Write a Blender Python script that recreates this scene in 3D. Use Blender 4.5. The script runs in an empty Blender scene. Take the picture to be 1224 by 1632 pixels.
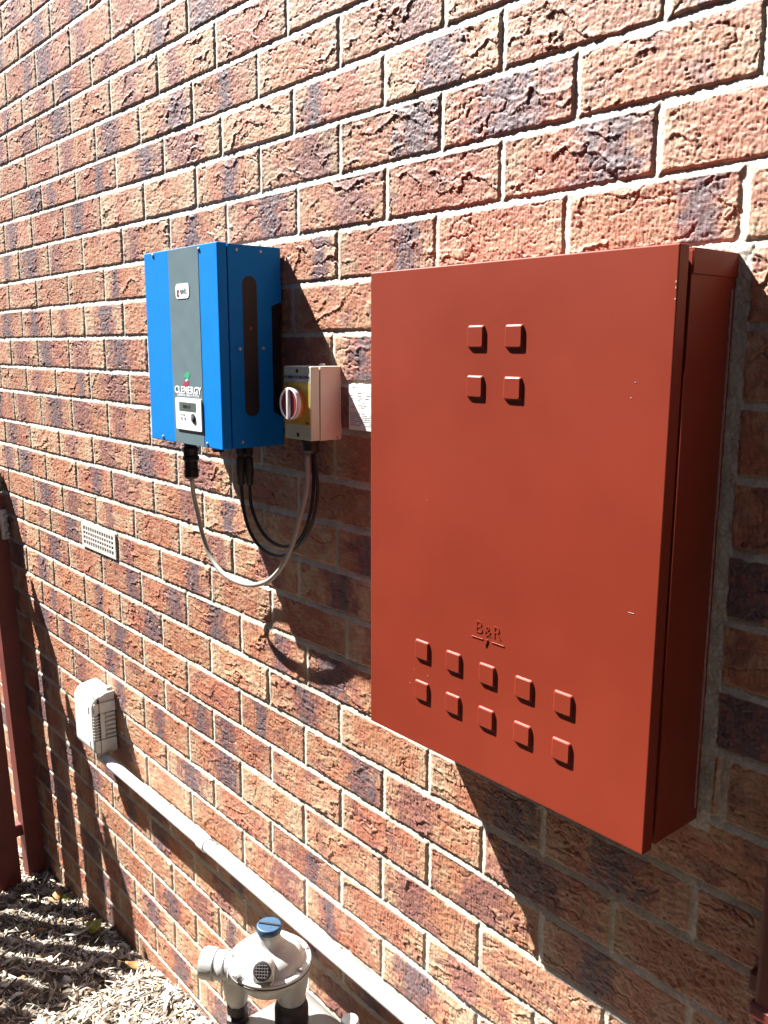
import bpy, bmesh, math, random
import numpy as np
from mathutils import Vector, Matrix
random.seed(7)
SC = bpy.context.scene
COL = SC.collection
# ------------------------------------------------------------------ camera
cam = bpy.data.cameras.new('camera'); co = bpy.data.objects.new('camera', cam); COL.objects.link(co)
yaw, pit, rol = .8643, -.1842, .0027
F = Vector((-math.sin(yaw)*math.cos(pit), math.cos(yaw)*math.cos(pit), math.sin(pit)))
R0 = Vector((math.cos(yaw), math.sin(yaw), 0)); U0 = R0.cross(F)
R = R0*math.cos(rol)+U0*math.sin(rol); U = -R0*math.sin(rol)+U0*math.cos(rol)
m = Matrix((R, U, -F)).transposed().to_4x4(); m.translation = Vector((1.9366, -.9341, .4785))
co.matrix_world = m
cam.sensor_fit = 'VERTICAL'; cam.sensor_height = 36; cam.lens = 1404.2/1632*36
cam.clip_start = .02; cam.clip_end = 500
SC.camera = co
SC.render.resolution_x = 768; SC.render.resolution_y = 1024
# ------------------------------------------------------------------ light
SUN = Vector((2.28, 1.0, -2.92)).normalized()
sl = bpy.data.lights.new('sun', 'SUN'); sl.energy = 5.0; sl.angle = math.radians(.5); sl.color = (1, .975, .93)
so = bpy.data.objects.new('sun', sl); COL.objects.link(so); so.rotation_euler = SUN.to_track_quat('-Z', 'Y').to_euler()
W = bpy.data.worlds.new('World'); SC.world = W; W.use_nodes = True
nt = W.node_tree; bg = nt.nodes['Background']; sk = nt.nodes.new('ShaderNodeTexSky'); sk.sky_type = 'NISHITA'
sk.sun_disc = False; sk.sun_elevation = math.asin(-SUN.z); sk.sun_rotation = math.atan2(-SUN.x, -SUN.y)
nt.links.new(sk.outputs[0], bg.inputs[0]); bg.inputs[1].default_value = .06; sk.dust_density = .3; sk.air_density = .6
SC.view_settings.view_transform = 'Standard'; SC.view_settings.look = 'None'
SC.view_settings.exposure = 2.15; SC.view_settings.gamma = 1
SC.cycles.max_bounces = 6

# ------------------------------------------------------------------ materials
def mat(name, col, rough=.5, metal=0, spec=.5, noise=0, nscale=20, bump=0, bscale=200, coat=0, col2=None, speck=None):
    M = bpy.data.materials.new(name); M.use_nodes = True; t = M.node_tree; N = t.nodes; L = t.links
    p = N['Principled BSDF']; p.inputs['Base Color'].default_value = (*col, 1); p.inputs['Roughness'].default_value = rough
    p.inputs['Metallic'].default_value = metal; p.inputs['Specular IOR Level'].default_value = spec
    p.inputs['Coat Weight'].default_value = coat
    tc = N.new('ShaderNodeTexCoord'); last = None
    if noise or col2:
        n = N.new('ShaderNodeTexNoise'); n.inputs['Scale'].default_value = nscale; n.inputs['Detail'].default_value = 6
        L.new(tc.outputs['Object'], n.inputs['Vector'])
        r = N.new('ShaderNodeValToRGB'); r.color_ramp.elements[0].position = .35; r.color_ramp.elements[1].position = .65
        c2 = col2 or tuple(min(1, c*(1+noise)) for c in col); c1 = col if col2 else tuple(c*(1-noise) for c in col)
        r.color_ramp.elements[0].color = (*c1, 1); r.color_ramp.elements[1].color = (*c2, 1)
        L.new(n.outputs[0], r.inputs[0]); last = r.outputs[0]
        mr = N.new('ShaderNodeMapRange'); mr.inputs[3].default_value = max(.05, rough-.08); mr.inputs[4].default_value = min(1, rough+.08)
        L.new(n.outputs[0], mr.inputs[0]); L.new(mr.outputs[0], p.inputs['Roughness'])
    if speck:
        scol, sscale, thr = speck
        v = N.new('ShaderNodeTexVoronoi'); v.inputs['Scale'].default_value = sscale
        L.new(tc.outputs['Object'], v.inputs['Vector'])
        n3 = N.new('ShaderNodeTexNoise'); n3.inputs['Scale'].default_value = sscale*.7; L.new(tc.outputs['Object'], n3.inputs['Vector'])
        ad = N.new('ShaderNodeMath'); ad.operation = 'MULTIPLY'; L.new(v.outputs['Distance'], ad.inputs[0]); L.new(n3.outputs[0], ad.inputs[1])
        c = N.new('ShaderNodeMath'); c.operation = 'LESS_THAN'; c.inputs[1].default_value = thr; L.new(ad.outputs[0], c.inputs[0])
        sx = N.new('ShaderNodeMath'); sx.operation = 'GREATER_THAN'; sx.inputs[1].default_value = .72
        sp = N.new('ShaderNodeSeparateColor'); L.new(v.outputs['Color'], sp.inputs[0]); L.new(sp.outputs[0], sx.inputs[0])
        mu = N.new('ShaderNodeMath'); mu.operation = 'MULTIPLY'; L.new(c.outputs[0], mu.inputs[0]); L.new(sx.outputs[0], mu.inputs[1])
        mx = N.new('ShaderNodeMix'); mx.data_type = 'RGBA'; L.new(mu.outputs[0], mx.inputs[0])
        if last: L.new(last, mx.inputs[6])
        else: mx.inputs[6].default_value = (*col, 1)
        mx.inputs[7].default_value = (*scol, 1); last = mx.outputs[2]
    if last: L.new(last, p.inputs['Base Color'])
    if bump:
        n2 = N.new('ShaderNodeTexNoise'); n2.inputs['Scale'].default_value = bscale; n2.inputs['Detail'].default_value = 3
        L.new(tc.outputs['Object'], n2.inputs['Vector'])
        b = N.new('ShaderNodeBump'); b.inputs['Strength'].default_value = bump; b.inputs['Distance'].default_value = .001
        L.new(n2.outputs[0], b.inputs['Height']); L.new(b.outputs[0], p.inputs['Normal'])
    return M

def attr_mat(name, rough, spec, bump, bscale, streak=False):
    M = bpy.data.materials.new(name); M.use_nodes = True; t = M.node_tree; N = t.nodes; L = t.links
    p = N['Principled BSDF']; p.inputs['Roughness'].default_value = rough; p.inputs['Specular IOR Level'].default_value = spec
    a = N.new('ShaderNodeAttribute'); a.attribute_name = 'base_col'
    tc = N.new('ShaderNodeTexCoord')
    n = N.new('ShaderNodeTexNoise'); n.inputs['Scale'].default_value = bscale*.6; n.inputs['Detail'].default_value = 5; n.inputs['Roughness'].default_value = .7
    L.new(tc.outputs['Object'], n.inputs['Vector'])
    mr = N.new('ShaderNodeMapRange'); mr.inputs[1].default_value = .3; mr.inputs[2].default_value = .7
    mr.inputs[3].default_value = .72; mr.inputs[4].default_value = 1.28; L.new(n.outputs[0], mr.inputs[0])
    vm = N.new('ShaderNodeVectorMath'); vm.operation = 'SCALE'; L.new(a.outputs['Color'], vm.inputs[0]); L.new(mr.outputs[0], vm.inputs['Scale'])
    L.new(vm.outputs[0], p.inputs['Base Color'])
    n2 = N.new('ShaderNodeTexNoise'); n2.inputs['Scale'].default_value = bscale; n2.inputs['Detail'].default_value = 4
    L.new(tc.outputs['Object'], n2.inputs['Vector'])
    b = N.new('ShaderNodeBump'); b.inputs['Strength'].default_value = bump; b.inputs['Distance'].default_value = .0012
    L.new(n2.outputs[0], b.inputs['Height'])
    if streak:
        mp = N.new('ShaderNodeMapping'); mp.inputs['Scale'].default_value = (1, 1, .06); L.new(tc.outputs['Object'], mp.inputs[0])
        n4 = N.new('ShaderNodeTexNoise'); n4.inputs['Scale'].default_value = 520; n4.inputs['Detail'].default_value = 2
        L.new(mp.outputs[0], n4.inputs['Vector'])
        b2 = N.new('ShaderNodeBump'); b2.inputs['Strength'].default_value = .35; b2.inputs['Distance'].default_value = .0008
        L.new(n4.outputs[0], b2.inputs['Height']); L.new(b.outputs[0], b2.inputs['Normal']); L.new(b2.outputs[0], p.inputs['Normal'])
    else:
        L.new(b.outputs[0], p.inputs['Normal'])
    return M

M_ = dict(
 brick=attr_mat('fired_brick', .58, .65, .5, 900, True),
 mulch=attr_mat('mulch_bits', .8, .3, .3, 300),
 redpaint=mat('red_brown_paint', (.212, .029, .0135), .42, spec=.3, noise=.07, nscale=5, bump=.06, bscale=500, speck=((.3, .07, .04), 21, .004)),
 darkgap=mat('dark_gap', (.02, .012, .01), .8, noise=.2),
 fence=mat('fence_paint', (.135, .02, .014), .55, noise=.15, nscale=14, bump=.15, bscale=120),
 blue=mat('blue_powdercoat', (.0003, .19, .62), .5, spec=.15, noise=.03, nscale=40, bump=.12, bscale=900),
 grey=mat('brushed_grey', (.105, .16, .178), .5, metal=.0, noise=.05, nscale=30, bump=.05),
 heatsink=mat('heatsink_black', (.02, .018, .018), .6, noise=.2),
 white=mat('white_plastic', (.72, .74, .73), .4, noise=.02),
 whitepaper=mat('white_label', (.75, .75, .73), .5, noise=.02),
 lcd=mat('lcd_grey', (.1, .12, .11), .2, noise=.15, nscale=60),
 black=mat('black_rubber', (.018, .017, .018), .5, noise=.2),
 greycable=mat('grey_cable', (.30, .29, .26), .5, noise=.08),
 steel=mat('screw_steel', (.5, .5, .5), .35, metal=.8, noise=.1, nscale=200),
 red=mat('logo_red', (.35, .03, .06), .5, noise=.02), green=mat('logo_green', (.03, .35, .16), .5, noise=.02),
 textwhite=mat('print_white', (.8, .8, .8), .5, noise=.01), textblack=mat('print_black', (.03, .03, .035), .5, noise=.01),
 textgrey=mat('print_grey', (.25, .27, .28), .5, noise=.01),
 cream=mat('cream_plastic', (.68, .62, .52), .45, noise=.04, bump=.05),
 creamshade=mat('cream_lid_shade_tint', (.58, .62, .5), .45, noise=.04, bump=.05),  # same cream as the base, tinted greenish for the shade on the front
 labelblue=mat('label_blue_grey', (.45, .52, .56), .45, noise=.03), textblue=mat('print_blue', (.02, .05, .2), .5, noise=.02),
 yellow=mat('yellow_plate', (.6, .42, .06), .45, noise=.08, nscale=50),
 knobred=mat('knob_red', (.2, .02, .025), .35, noise=.05), knobrim=mat('knob_rim', (.55, .52, .55), .3, noise=.04),
 orange=mat('knob_collar', (.5, .18, .03), .4, noise=.05),
 vent=mat('vent_plastic', (.6, .56, .52), .5, noise=.06, nscale=60),
 sock=mat('pale_grey_plastic', (.62, .66, .64), .4, noise=.04, nscale=30), sockside=mat('grey_plastic', (.5, .49, .46), .5, noise=.06, nscale=40),
 pvc=mat('white_pvc', (.66, .7, .72), .38, noise=.03, nscale=8),
 cast=mat('cast_metal_paint', (.47, .46, .43), .45, metal=.2, noise=.10, nscale=22, bump=.45, bscale=420, speck=((.2, .18, .15), 70, .03)),
 bluecap=mat('blue_cap', (.016, .06, .12), .5, noise=.08, nscale=60),
 collar=mat('dark_collar', (.035, .025, .028), .55, noise=.2), meter=mat('meter_grey', (.2, .19, .175), .45, noise=.05, nscale=20, bump=.1),
 galv=mat('galvanised', (.45, .44, .42), .45, metal=.6, noise=.15, nscale=80),
 leafy=mat('leaf_yellow_green', (.42, .4, .05), .55, noise=.25, nscale=60), leafw=mat('leaf_pale', (.55, .5, .4), .6, noise=.15, nscale=60),
 leafo=mat('leaf_orange', (.36, .2, .07), .6, noise=.2, nscale=60), leafg=mat('leaf_green', (.25, .33, .06), .6, noise=.2, nscale=60),
 board=mat('blocker_board_paint', (.12, .1, .085), .7, noise=.15, nscale=5),
 charcoal=mat('low_bounce_charcoal', (.02, .019, .018), .7, noise=.15, nscale=5),  # very dark so the added light blockers bounce little
 dulltop=mat('dulled_dusty_top', (.05, .09, .15), .8, nscale=30, col2=(.13, .125, .11)),  # assumed dust, greyed to keep blue bounce off the wall
 cap=mat('weathered_cap', (.17, .18, .13), .8, noise=.4, nscale=90, bump=.5, bscale=200),
 foil=mat('chipped_edge', (.36, .24, .2), .6, noise=.2, nscale=150),
)

# ------------------------------------------------------------------ helpers
def thing(name, label, cat, loc=(0, 0, 0), group=None):
    o = bpy.data.objects.new(name, None); COL.objects.link(o); o.location = loc; o.empty_display_size = .05
    o['label'] = label; o['category'] = cat
    if group: o['group'] = group
    return o
def tag(o, label, cat, group=None):
    o['label'] = label; o['category'] = cat
    if group: o['group'] = group
    return o
def root(p):
    while p.parent: p = p.parent
    return p
def obj(name, me, m, parent=None, smooth=False, ang=None):
    """me: bmesh or mesh in world coordinates"""
    if isinstance(me, bmesh.types.BMesh):
        b = me; me = bpy.data.meshes.new(name); bmesh.ops.recalc_face_normals(b, faces=b.faces[:]); b.to_mesh(me); b.free()
    o = bpy.data.objects.new(name, me); COL.objects.link(o)
    me.materials.clear(); me.materials.append(M_[m] if isinstance(m, str) else m)
    if parent:
        me.transform(Matrix.Translation(-root(parent).location)); o.parent = parent
    else:
        c = sum((v.co for v in me.vertices[:200]), Vector())/max(1, len(me.vertices[:200])) if len(me.vertices) < 5000 else Vector()
        me.transform(Matrix.Translation(-c)); o.location = c
    if smooth:
        ar = sorted(f.area for f in me.polygons); med = ar[len(ar)//2]
        for f in me.polygons: f.use_smooth = f.area < 20*med or not ang
        if ang:
            bm = bmesh.new(); bm.from_mesh(me)
            for e in bm.edges:
                if len(e.link_faces) == 2 and e.calc_face_angle(0) > math.radians(ang): e.smooth = False
            bm.to_mesh(me); bm.free()
    return o
def B(): return bmesh.new()
def box(bm, x0, x1, y0, y1, z0, z1, bev=0, seg=2, mtx=None):
    t = bmesh.new(); bmesh.ops.create_cube(t, size=1)
    bmesh.ops.scale(t, vec=(x1-x0, y1-y0, z1-z0), verts=t.verts)
    bmesh.ops.translate(t, vec=((x0+x1)/2, (y0+y1)/2, (z0+z1)/2), verts=t.verts)
    if bev: bmesh.ops.bevel(t, geom=t.edges[:], offset=bev, segments=seg, profile=.5, affect='EDGES')
    if mtx: bmesh.ops.transform(t, matrix=mtx, verts=t.verts)
    me = bpy.data.meshes.new('t'); t.to_mesh(me); t.free(); bm.from_mesh(me); bpy.data.meshes.remove(me); return bm
def frame_for(d):
    d = Vector(d).normalized(); a = Vector((0, 0, 1)) if abs(d.z) < .9 else Vector((1, 0, 0))
    u = d.cross(a).normalized(); return u, d.cross(u).normalized(), d
def lathe(bm, o, axis, prof, n=40, sq=None):
    """prof list of (r, h) along axis from o"""
    u, v, d = frame_for(axis); o = Vector(o); rings = []
    for r, h in prof:
        rings.append([bm.verts.new(o+d*h+(u*math.cos(2*math.pi*i/n)+v*math.sin(2*math.pi*i/n))*max(r, 1e-5)) for i in range(n)])
    for a, b in zip(rings, rings[1:]):
        for i in range(n): bm.faces.new((a[i], a[(i+1) % n], b[(i+1) % n], b[i]))
    bm.faces.new(rings[0]); bm.faces.new(rings[-1][::-1]); return bm
def tube(bm, pts, r, n=14, sub=6, rf=None):
    P = [Vector(p) for p in pts]
    if sub > 1 and len(P) > 2:
        Q = []; E = [P[0]*2-P[1]]+P+[P[-1]*2-P[-2]]
        for i in range(1, len(E)-2):
            a, b, c, d = E[i-1:i+3]
            for k in range(sub):
                t = k/sub
                Q.append(.5*((2*b)+(c-a)*t+(2*a-5*b+4*c-d)*t*t+(3*b-a-3*c+d)*t**3))
        P = Q+[P[-1]]
    up = None; rings = []
    for i, p in enumerate(P):
        d = (P[min(i+1, len(P)-1)]-P[max(i-1, 0)]).normalized()
        if up is None: up = frame_for(d)[0]
        up = (up-d*up.dot(d)).normalized(); w = d.cross(up)
        rr = rf(i/(len(P)-1)) if rf else r
        rings.append([bm.verts.new(p+(up*math.cos(2*math.pi*k/n)+w*math.sin(2*math.pi*k/n))*rr) for k in range(n)])
    for a, b in zip(rings, rings[1:]):
        for i in range(n): bm.faces.new((a[i], a[(i+1) % n], b[(i+1) % n], b[i]))
    bm.faces.new(rings[0]); bm.faces.new(rings[-1][::-1]); return bm
def prism(bm, pts, d, mtx=None):
    """pts: 3D polygon, extruded by vector d"""
    a = [bm.verts.new(Vector(p)) for p in pts]; b = [bm.verts.new(Vector(p)+Vector(d)) for p in pts]; n = len(a)
    bm.faces.new(a); bm.faces.new(b[::-1])
    for i in range(n): bm.faces.new((a[i], b[i], b[(i+1) % n], a[(i+1) % n]))
    return bm
def rrect(x0, x1, z0, z1, r, y, n=6):
    P = []
    for cx, cz, a0 in ((x1-r, z1-r, 0), (x0+r, z1-r, 90), (x0+r, z0+r, 180), (x1-r, z0+r, 270)):
        for k in range(n+1):
            a = math.radians(a0+90*k/n); P.append((cx+r*math.cos(a), y, cz+r*math.sin(a)))
    return P
def text(name, s, size, loc, m, parent, depth=.0006, sx=1, align='CENTER', bold=0):
    c = bpy.data.curves.new('t', 'FONT'); c.body = s; c.size = size; c.extrude = depth; c.align_x = align; c.align_y = 'CENTER'; c.offset = bold
    o = bpy.data.objects.new('t', c); COL.objects.link(o)
    me = bpy.data.meshes.new_from_object(o.evaluated_get(bpy.context.evaluated_depsgraph_get())); bpy.data.objects.remove(o)
    me.transform(Matrix.Translation(loc) @ Matrix.Rotation(math.pi/2, 4, 'X') @ Matrix.Diagonal((sx, 1, 1, 1)))
    return obj(name, me, m, parent)

# ------------------------------------------------------------------ noise
rng = np.random.default_rng(3)
PERM = rng.permutation(4096).astype(np.int32); PERM = np.concatenate([PERM, PERM])
GA = rng.random(4096).astype(np.float32)*2*np.pi; GX = np.cos(GA); GY = np.sin(GA)
RND = rng.random(4096).astype(np.float32)
def hsh(i, j): return PERM[(PERM[i & 4095]+(j & 4095))]
def pn(x, y):
    xi = np.floor(x).astype(np.int32); yi = np.floor(y).astype(np.int32); fx = (x-xi).astype(np.float32); fy = (y-yi).astype(np.float32)
    u = fx*fx*fx*(fx*(fx*6-15)+10); v = fy*fy*fy*(fy*(fy*6-15)+10)
    def g(a, b):
        h = hsh(xi+a, yi+b); return GX[h]*(fx-a)+GY[h]*(fy-b)
    a = g(0, 0); b = g(1, 0); c = g(0, 1); d = g(1, 1)
    a = a+(b-a)*u; c = c+(d-c)*u
    return (a+(c-a)*v)*1.5
def sst(a, b, x):
    t = np.clip((x-a)/(b-a), 0, 1); return t*t*(3-2*t)

# ------------------------------------------------------------------ brick wall (height field following the measured courses)
RH = .0839
JD = {-14:(-.0111,.0003),-13:(.0001,-.0007),-12:(-.0018,-.0042),-11:(-.0025,-.0012),-10:(.0046,-.005),-9:(.0024,-.0021),-8:(-.0004,.0007),-7:(.0006,.001),-6:(-.0012,.0005),-5:(-.0021,-.0002),-4:(.0024,-.0025),-3:(-.006,.0029),-2:(-.0015,.0019),-1:(-.0017,.0037),0:(.0013,.0041),1:(.0048,-.0007),2:(.0026,-.0036),3:(.0009,.0001),4:(.0005,-.0012),5:(.0019,-.0036),6:(-.0066,.0017),7:(.0021,0)}
PD = {-14:(-.0027,-.0003),-13:(-.0204,.0049),-12:(.0026,.0083),-11:(-.0106,.012),-10:(.009,-.0018),-9:(.0047,.0006),-8:(.0076,-.0084),-7:(-.0103,-.0065),-6:(-.0098,-.0063),-5:(.0047,.0052),-4:(-.0121,-.0014),-3:(-.0043,-.005),-2:(-.0081,-.003),-1:(-.0058,-.0062),0:(.0115,.0073),1:(.015,-.0018),2:(.0014,-.0039),3:(.0063,-.0041),4:(.0019,-.0015),5:(-.0009,0),6:(-.0035,0)}
def brick_wall():
    K0, K1 = -24, 20
    xs = np.concatenate([np.arange(-6, -1.6, .03), np.arange(-1.6, -1.2, .008), np.arange(-1.2, .2, .0028), np.arange(.2, .85, .0019), np.arange(.85, 1.75, .0013), np.arange(1.75, 2.2, .006), np.arange(2.2, 4, .03)])
    Vl = [0, .0022, .0042, .0054, .0064, .0076]+list(np.linspace(.0092, .0746, 33))+[.0763, .0775, .0786, .0798, .0818]
    Vf = [0, .0022, .0040, .0050, .0057, .0066, .0078]+list(np.linspace(.0090, .0748, 45))+[.0763, .0773, .0782, .0790, .0800, .0820]
    Vc = [0, .0040, .0055, .0075, .03, .055, .0765, .0785, .0800]
    ks = []; vs = []
    for k in range(K0, K1):
        L = (Vf if -13 <= k <= 6 else Vl) if -20 <= k <= 16 else Vc
        ks += [k]*len(L); vs += L
    ks.append(K1); vs.append(0.)
    ks = np.array(ks); vs = np.array(vs)
    jd = np.array([JD.get(k, (0, 0)) for k in range(K0, K1+2)])
    nx, nz = len(xs), len(ks)
    X = np.broadcast_to(xs[None, :], (nz, nx)).astype(np.float64)
    def jz(k): # joint centre height
        i = k-K0; cx = np.clip(X, -1.3, 1.6)
        return -RH*k[:, None]+jd[i, 0][:, None]+jd[i, 1][:, None]*cx
    zt = jz(ks); zb = jz(ks+1)
    ch = zt-zb
    V = vs[:, None]/RH*ch          # distance below the top joint centre
    Z = zt-V
    Kg = np.broadcast_to(ks[:, None], (nz, nx))
    # wobble
    wob = pn(X*60, Z*60)*.0013+pn(X*190+7, Z*190)*.0007
    par = (ks & 1)
    pdv = np.array([PD.get(k, (0, 0)) for k in ks]); cx = np.clip(X, -1.2, 1.5)
    off = par[:, None]*.12+pdv[:, 0][:, None]+pdv[:, 1][:, None]*cx
    q = (X-off)/.24; bi = np.floor(q).astype(np.int32); u = (q-bi)*.24      # 0..0.24 from perpend centre
    bh = hsh(bi*7+3, Kg*13+5)
    r1 = RND[bh]; r2 = RND[(bh+101) % 4096]; r3 = RND[(bh+777) % 4096]; r4 = RND[(bh+1501) % 4096]; r5 = RND[(bh+2222) % 4096]; r6 = RND[(bh+3001) % 4096]
    jw = .0052+.0014*r5
    dtop = V-.0055; dbot = ch-V-.0055; dl = u-jw; dr = .24-u-jw
    # mortar fillet left of the cut bricks beside the red cabinet, and vent opening
    fil = (X > 1.36) & (X < 1.449+pn(Z*40, Z*0)*.002) & (Z > -.098) & (Z < .59)
    dx2 = np.minimum(dl, dr); dz2 = np.minimum(dtop, dbot)
    d = np.minimum(dx2, dz2)
    rc = .006; a = np.clip(rc-dx2, 0, None); b = np.clip(rc-dz2, 0, None)
    d = np.where((a > 0) & (b > 0), rc-np.sqrt(a*a+b*b), d)+wob
    d = np.where((X > 1.36) & (Z > -.098) & (Z < .59), np.minimum(d, X-1.449+wob), d)
    br = sst(-.0002, .0024, d)
    face = sst(-.0008, .0008, d)
    # clay relief, each brick with its own seed
    sx = X+r1*37.; sz = Z+r2*53.
    wv = (r3-.5)*.9
    f1 = pn(sx*9, sz*13); f2 = pn(sx*38+9, sz*60)
    w = V*26+f1*1.5+f2*.42+pn(sx*110, sz*150)*.14+(u-.12)*(r4-.5)*14+r6*3
    saw = w-np.floor(w)
    wi = np.floor(w).astype(np.int32)
    msk = sst(.05, .42, pn(sx*10+31+wi*5.3, sz*14)+.22*(r5-.4))
    lip = np.where(saw < .90, saw/.90, (1-saw)/.10)
    fold = lip**4.0*msk*.0021
    crease = (1-sst(0, .07, np.abs(saw-.97)))*msk
    # long curved cracks
    cr = np.abs(pn(sx*7+91, sz*23+17)+.22*pn(sx*36, sz*50)+.10*pn(sx*110, sz*110)); crk = (1-sst(0, .045, cr))*sst(-.05, .2, pn(sx*14+5, sz*16+61))
    cr2 = np.abs(pn(sx*15+191, sz*52+117)+.3*pn(sx*80, sz*90)); crk = np.maximum(crk, .6*(1-sst(0, .07, cr2))*sst(.1, .35, pn(sx*17+205, sz*22+161)))
    fine = -np.abs(pn(sx*48+5, sz*85))*.0009*(.4+r6)-np.abs(pn(sx*130, sz*190))*.0005+pn(sx*75, sz*120)*.00045+pn(sx*200, sz*260)*.00045+pn(sx*430, sz*430)*.00035+pn(sx*330, sz*50+r3*9)*.0004
    # pits
    pit = np.zeros_like(X, dtype=np.float32)
    for cs, pr, rr, dp, s in ((.0085, .38, .0016, .0014, 0), (.0042, .45, .0010, .0013, 50), (.022, .14, .0030, .0022, 90)):
        gx = sx/cs; gz = sz/cs; i = np.floor(gx).astype(np.int32); j = np.floor(gz).astype(np.int32)
        h = hsh(i+s, j+s*3)
        ox = .5+(RND[h]-.5)*.5; oz = .5+(RND[(h+500) % 4096]-.5)*.5
        dd = np.hypot((gx-i-ox)*cs, (gz-j-oz)*cs*(1+RND[(h+99) % 4096]))
        rad = rr*(.5+RND[(h+900) % 4096]*.7)
        on = RND[(h+1300) % 4096] < pr
        pit = np.maximum(pit, np.where(on, (1-sst(.4, 1., dd/rad))*dp, 0))
    tilt = (u-.12)*(r6-.5)*.008+(V-.042)*(r3-.5)*.02+(r4-.5)*.0014
    hb = fold+fine-pit-crk*.0020-crease*.0008+tilt+f1*.0004
    sl_ = np.where(dz2 < dx2, np.where(dtop < dbot, .5+.5*(V+0*X)/.005, .5-.5*(ch-V)/.005), np.where(dl < dr, .5+.5*u/.005, .5-.5*(.24-u)/.005))
    hm = -.0035+.0028*np.clip(sl_, 0, 1)**.85+pn(X*90, Z*90)*.0006+pn(X*300, Z*300)*.0004+pn(X*25, Z*25)*.0004
    hm = np.where(fil, -.001+pn(X*45, Z*45)*.0012+pn(X*200, Z*200)*.0008, hm)
    H = hm*(1-br)+hb*br
    # opening behind the vent
    vo = (X > -.468) & (X < -.243) & (Z > -.071) & (Z < -.006)
    H = np.where(vo, -.006, H)
    Y = -H
    # colours
    orange = np.array([.405, .176, .094]); tan = np.array([.45, .30, .19]); redc = np.array([.37, .132, .08]); mar = np.array([.20, .08, .075]); blk = np.array([.10, .088, .105])
    def mix(c, e, t): return c+(e-c)*t[..., None]
    C = np.broadcast_to(orange, X.shape+(3,)).copy()
    C = mix(C, redc, sst(.45, .8, r2)*.85)
    pat = pn(sx*14+3, sz*20+8)+pn(sx*45, sz*60)*.5
    ends = sst(.045, .0, np.minimum(dl, dr)+pat*.03-.004+(.04*(r3-.5)))
    C = mix(C, tan, np.clip(ends*.7+sst(-.05, .45, pat)*.45+(r4 > .75)*.35, 0, 1))
    C = mix(C, redc, sst(.05, .45, pn(sx*22+70, sz*30+20))*.6)
    C = mix(C, redc*.85, np.clip(crease*.7+crk*.5, 0, 1))
    u0 = .05+.14*r5; bw = .028+.055*r6; pres = (r1 > .30)*1.
    fl = sst(1.15, .35, np.abs(u-u0)/bw+pn(sx*40+11, sz*35)*.7+pn(sx*120, sz*120)*.25)*pres
    C = mix(C, mar, fl*.78)
    co_ = .8*sst(.8, .1, np.abs(u-u0)/bw+pn(sx*55+1, sz*50+9)*.8)*pres*(r2 > .3)
    C = mix(C, blk, co_*.85)
    edgeblk = sst(.25, .55, pn(sx*18+40, sz*34+2))*(r3 > .6)
    C = mix(C, mar*.9, edgeblk*.6)
    C = C*(1+.22*(pn(sx*90, sz*90))[..., None]+.12*pn(sx*300, sz*300)[..., None])
    C = C*(.88+.24*r4)[..., None]
    mc = np.array([.46, .425, .355])*(1+.16*pn(X*5+3, Z*7)+.16*pn(X*40, Z*40)+.2*pn(X*260, Z*260)-.25*sst(.25, .5, pn(X*16+50, Z*16)))[..., None]
    mc = mc*np.array([1, 1, 1])
    C = np.clip(mc*(1-face)[..., None]+C*face[..., None], .01, 1)
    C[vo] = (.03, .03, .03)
    co3 = np.stack([X, Y, Z], -1).astype(np.float32).reshape(-1)
    me = bpy.data.meshes.new('brick_wall')
    nv = nx*nz; me.vertices.add(nv); me.vertices.foreach_set('co', co3)
    idx = np.arange(nv, dtype=np.int32).reshape(nz, nx)
    q4 = np.stack([idx[:-1, :-1], idx[1:, :-1], idx[1:, 1:], idx[:-1, 1:]], -1).reshape(-1)
    nf = (nx-1)*(nz-1)
    me.loops.add(nf*4); me.loops.foreach_set('vertex_index', q4)
    me.polygons.add(nf); me.polygons.foreach_set('loop_start', np.arange(nf, dtype=np.int32)*4)
    try: me.polygons.foreach_set('loop_total', np.full(nf, 4, dtype=np.int32))
    except Exception: pass
    me.update(calc_edges=True)
    me.polygons.foreach_set('use_smooth', np.ones(nf, dtype=bool))
    at = me.color_attributes.new('base_col', 'FLOAT_COLOR', 'POINT')
    at.data.foreach_set('color', np.concatenate([C, np.ones(C.shape[:2]+(1,))], -1).astype(np.float32).reshape(-1))
    o = bpy.data.objects.new('brick_wall', me); COL.objects.link(o); me.materials.append(M_['brick'])
    tag(o, 'rough textured red and tan brick wall with pale mortar joints', 'brick wall')
    print('wall verts', nv)
    # solid core behind the face so that the wall has depth
    b = B(); box(b, -6, 4, .02, .23, -RH*K1, -RH*K0)
    c = obj('wall_core', b, 'darkgap', None); c.parent = o
brick_wall()

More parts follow.
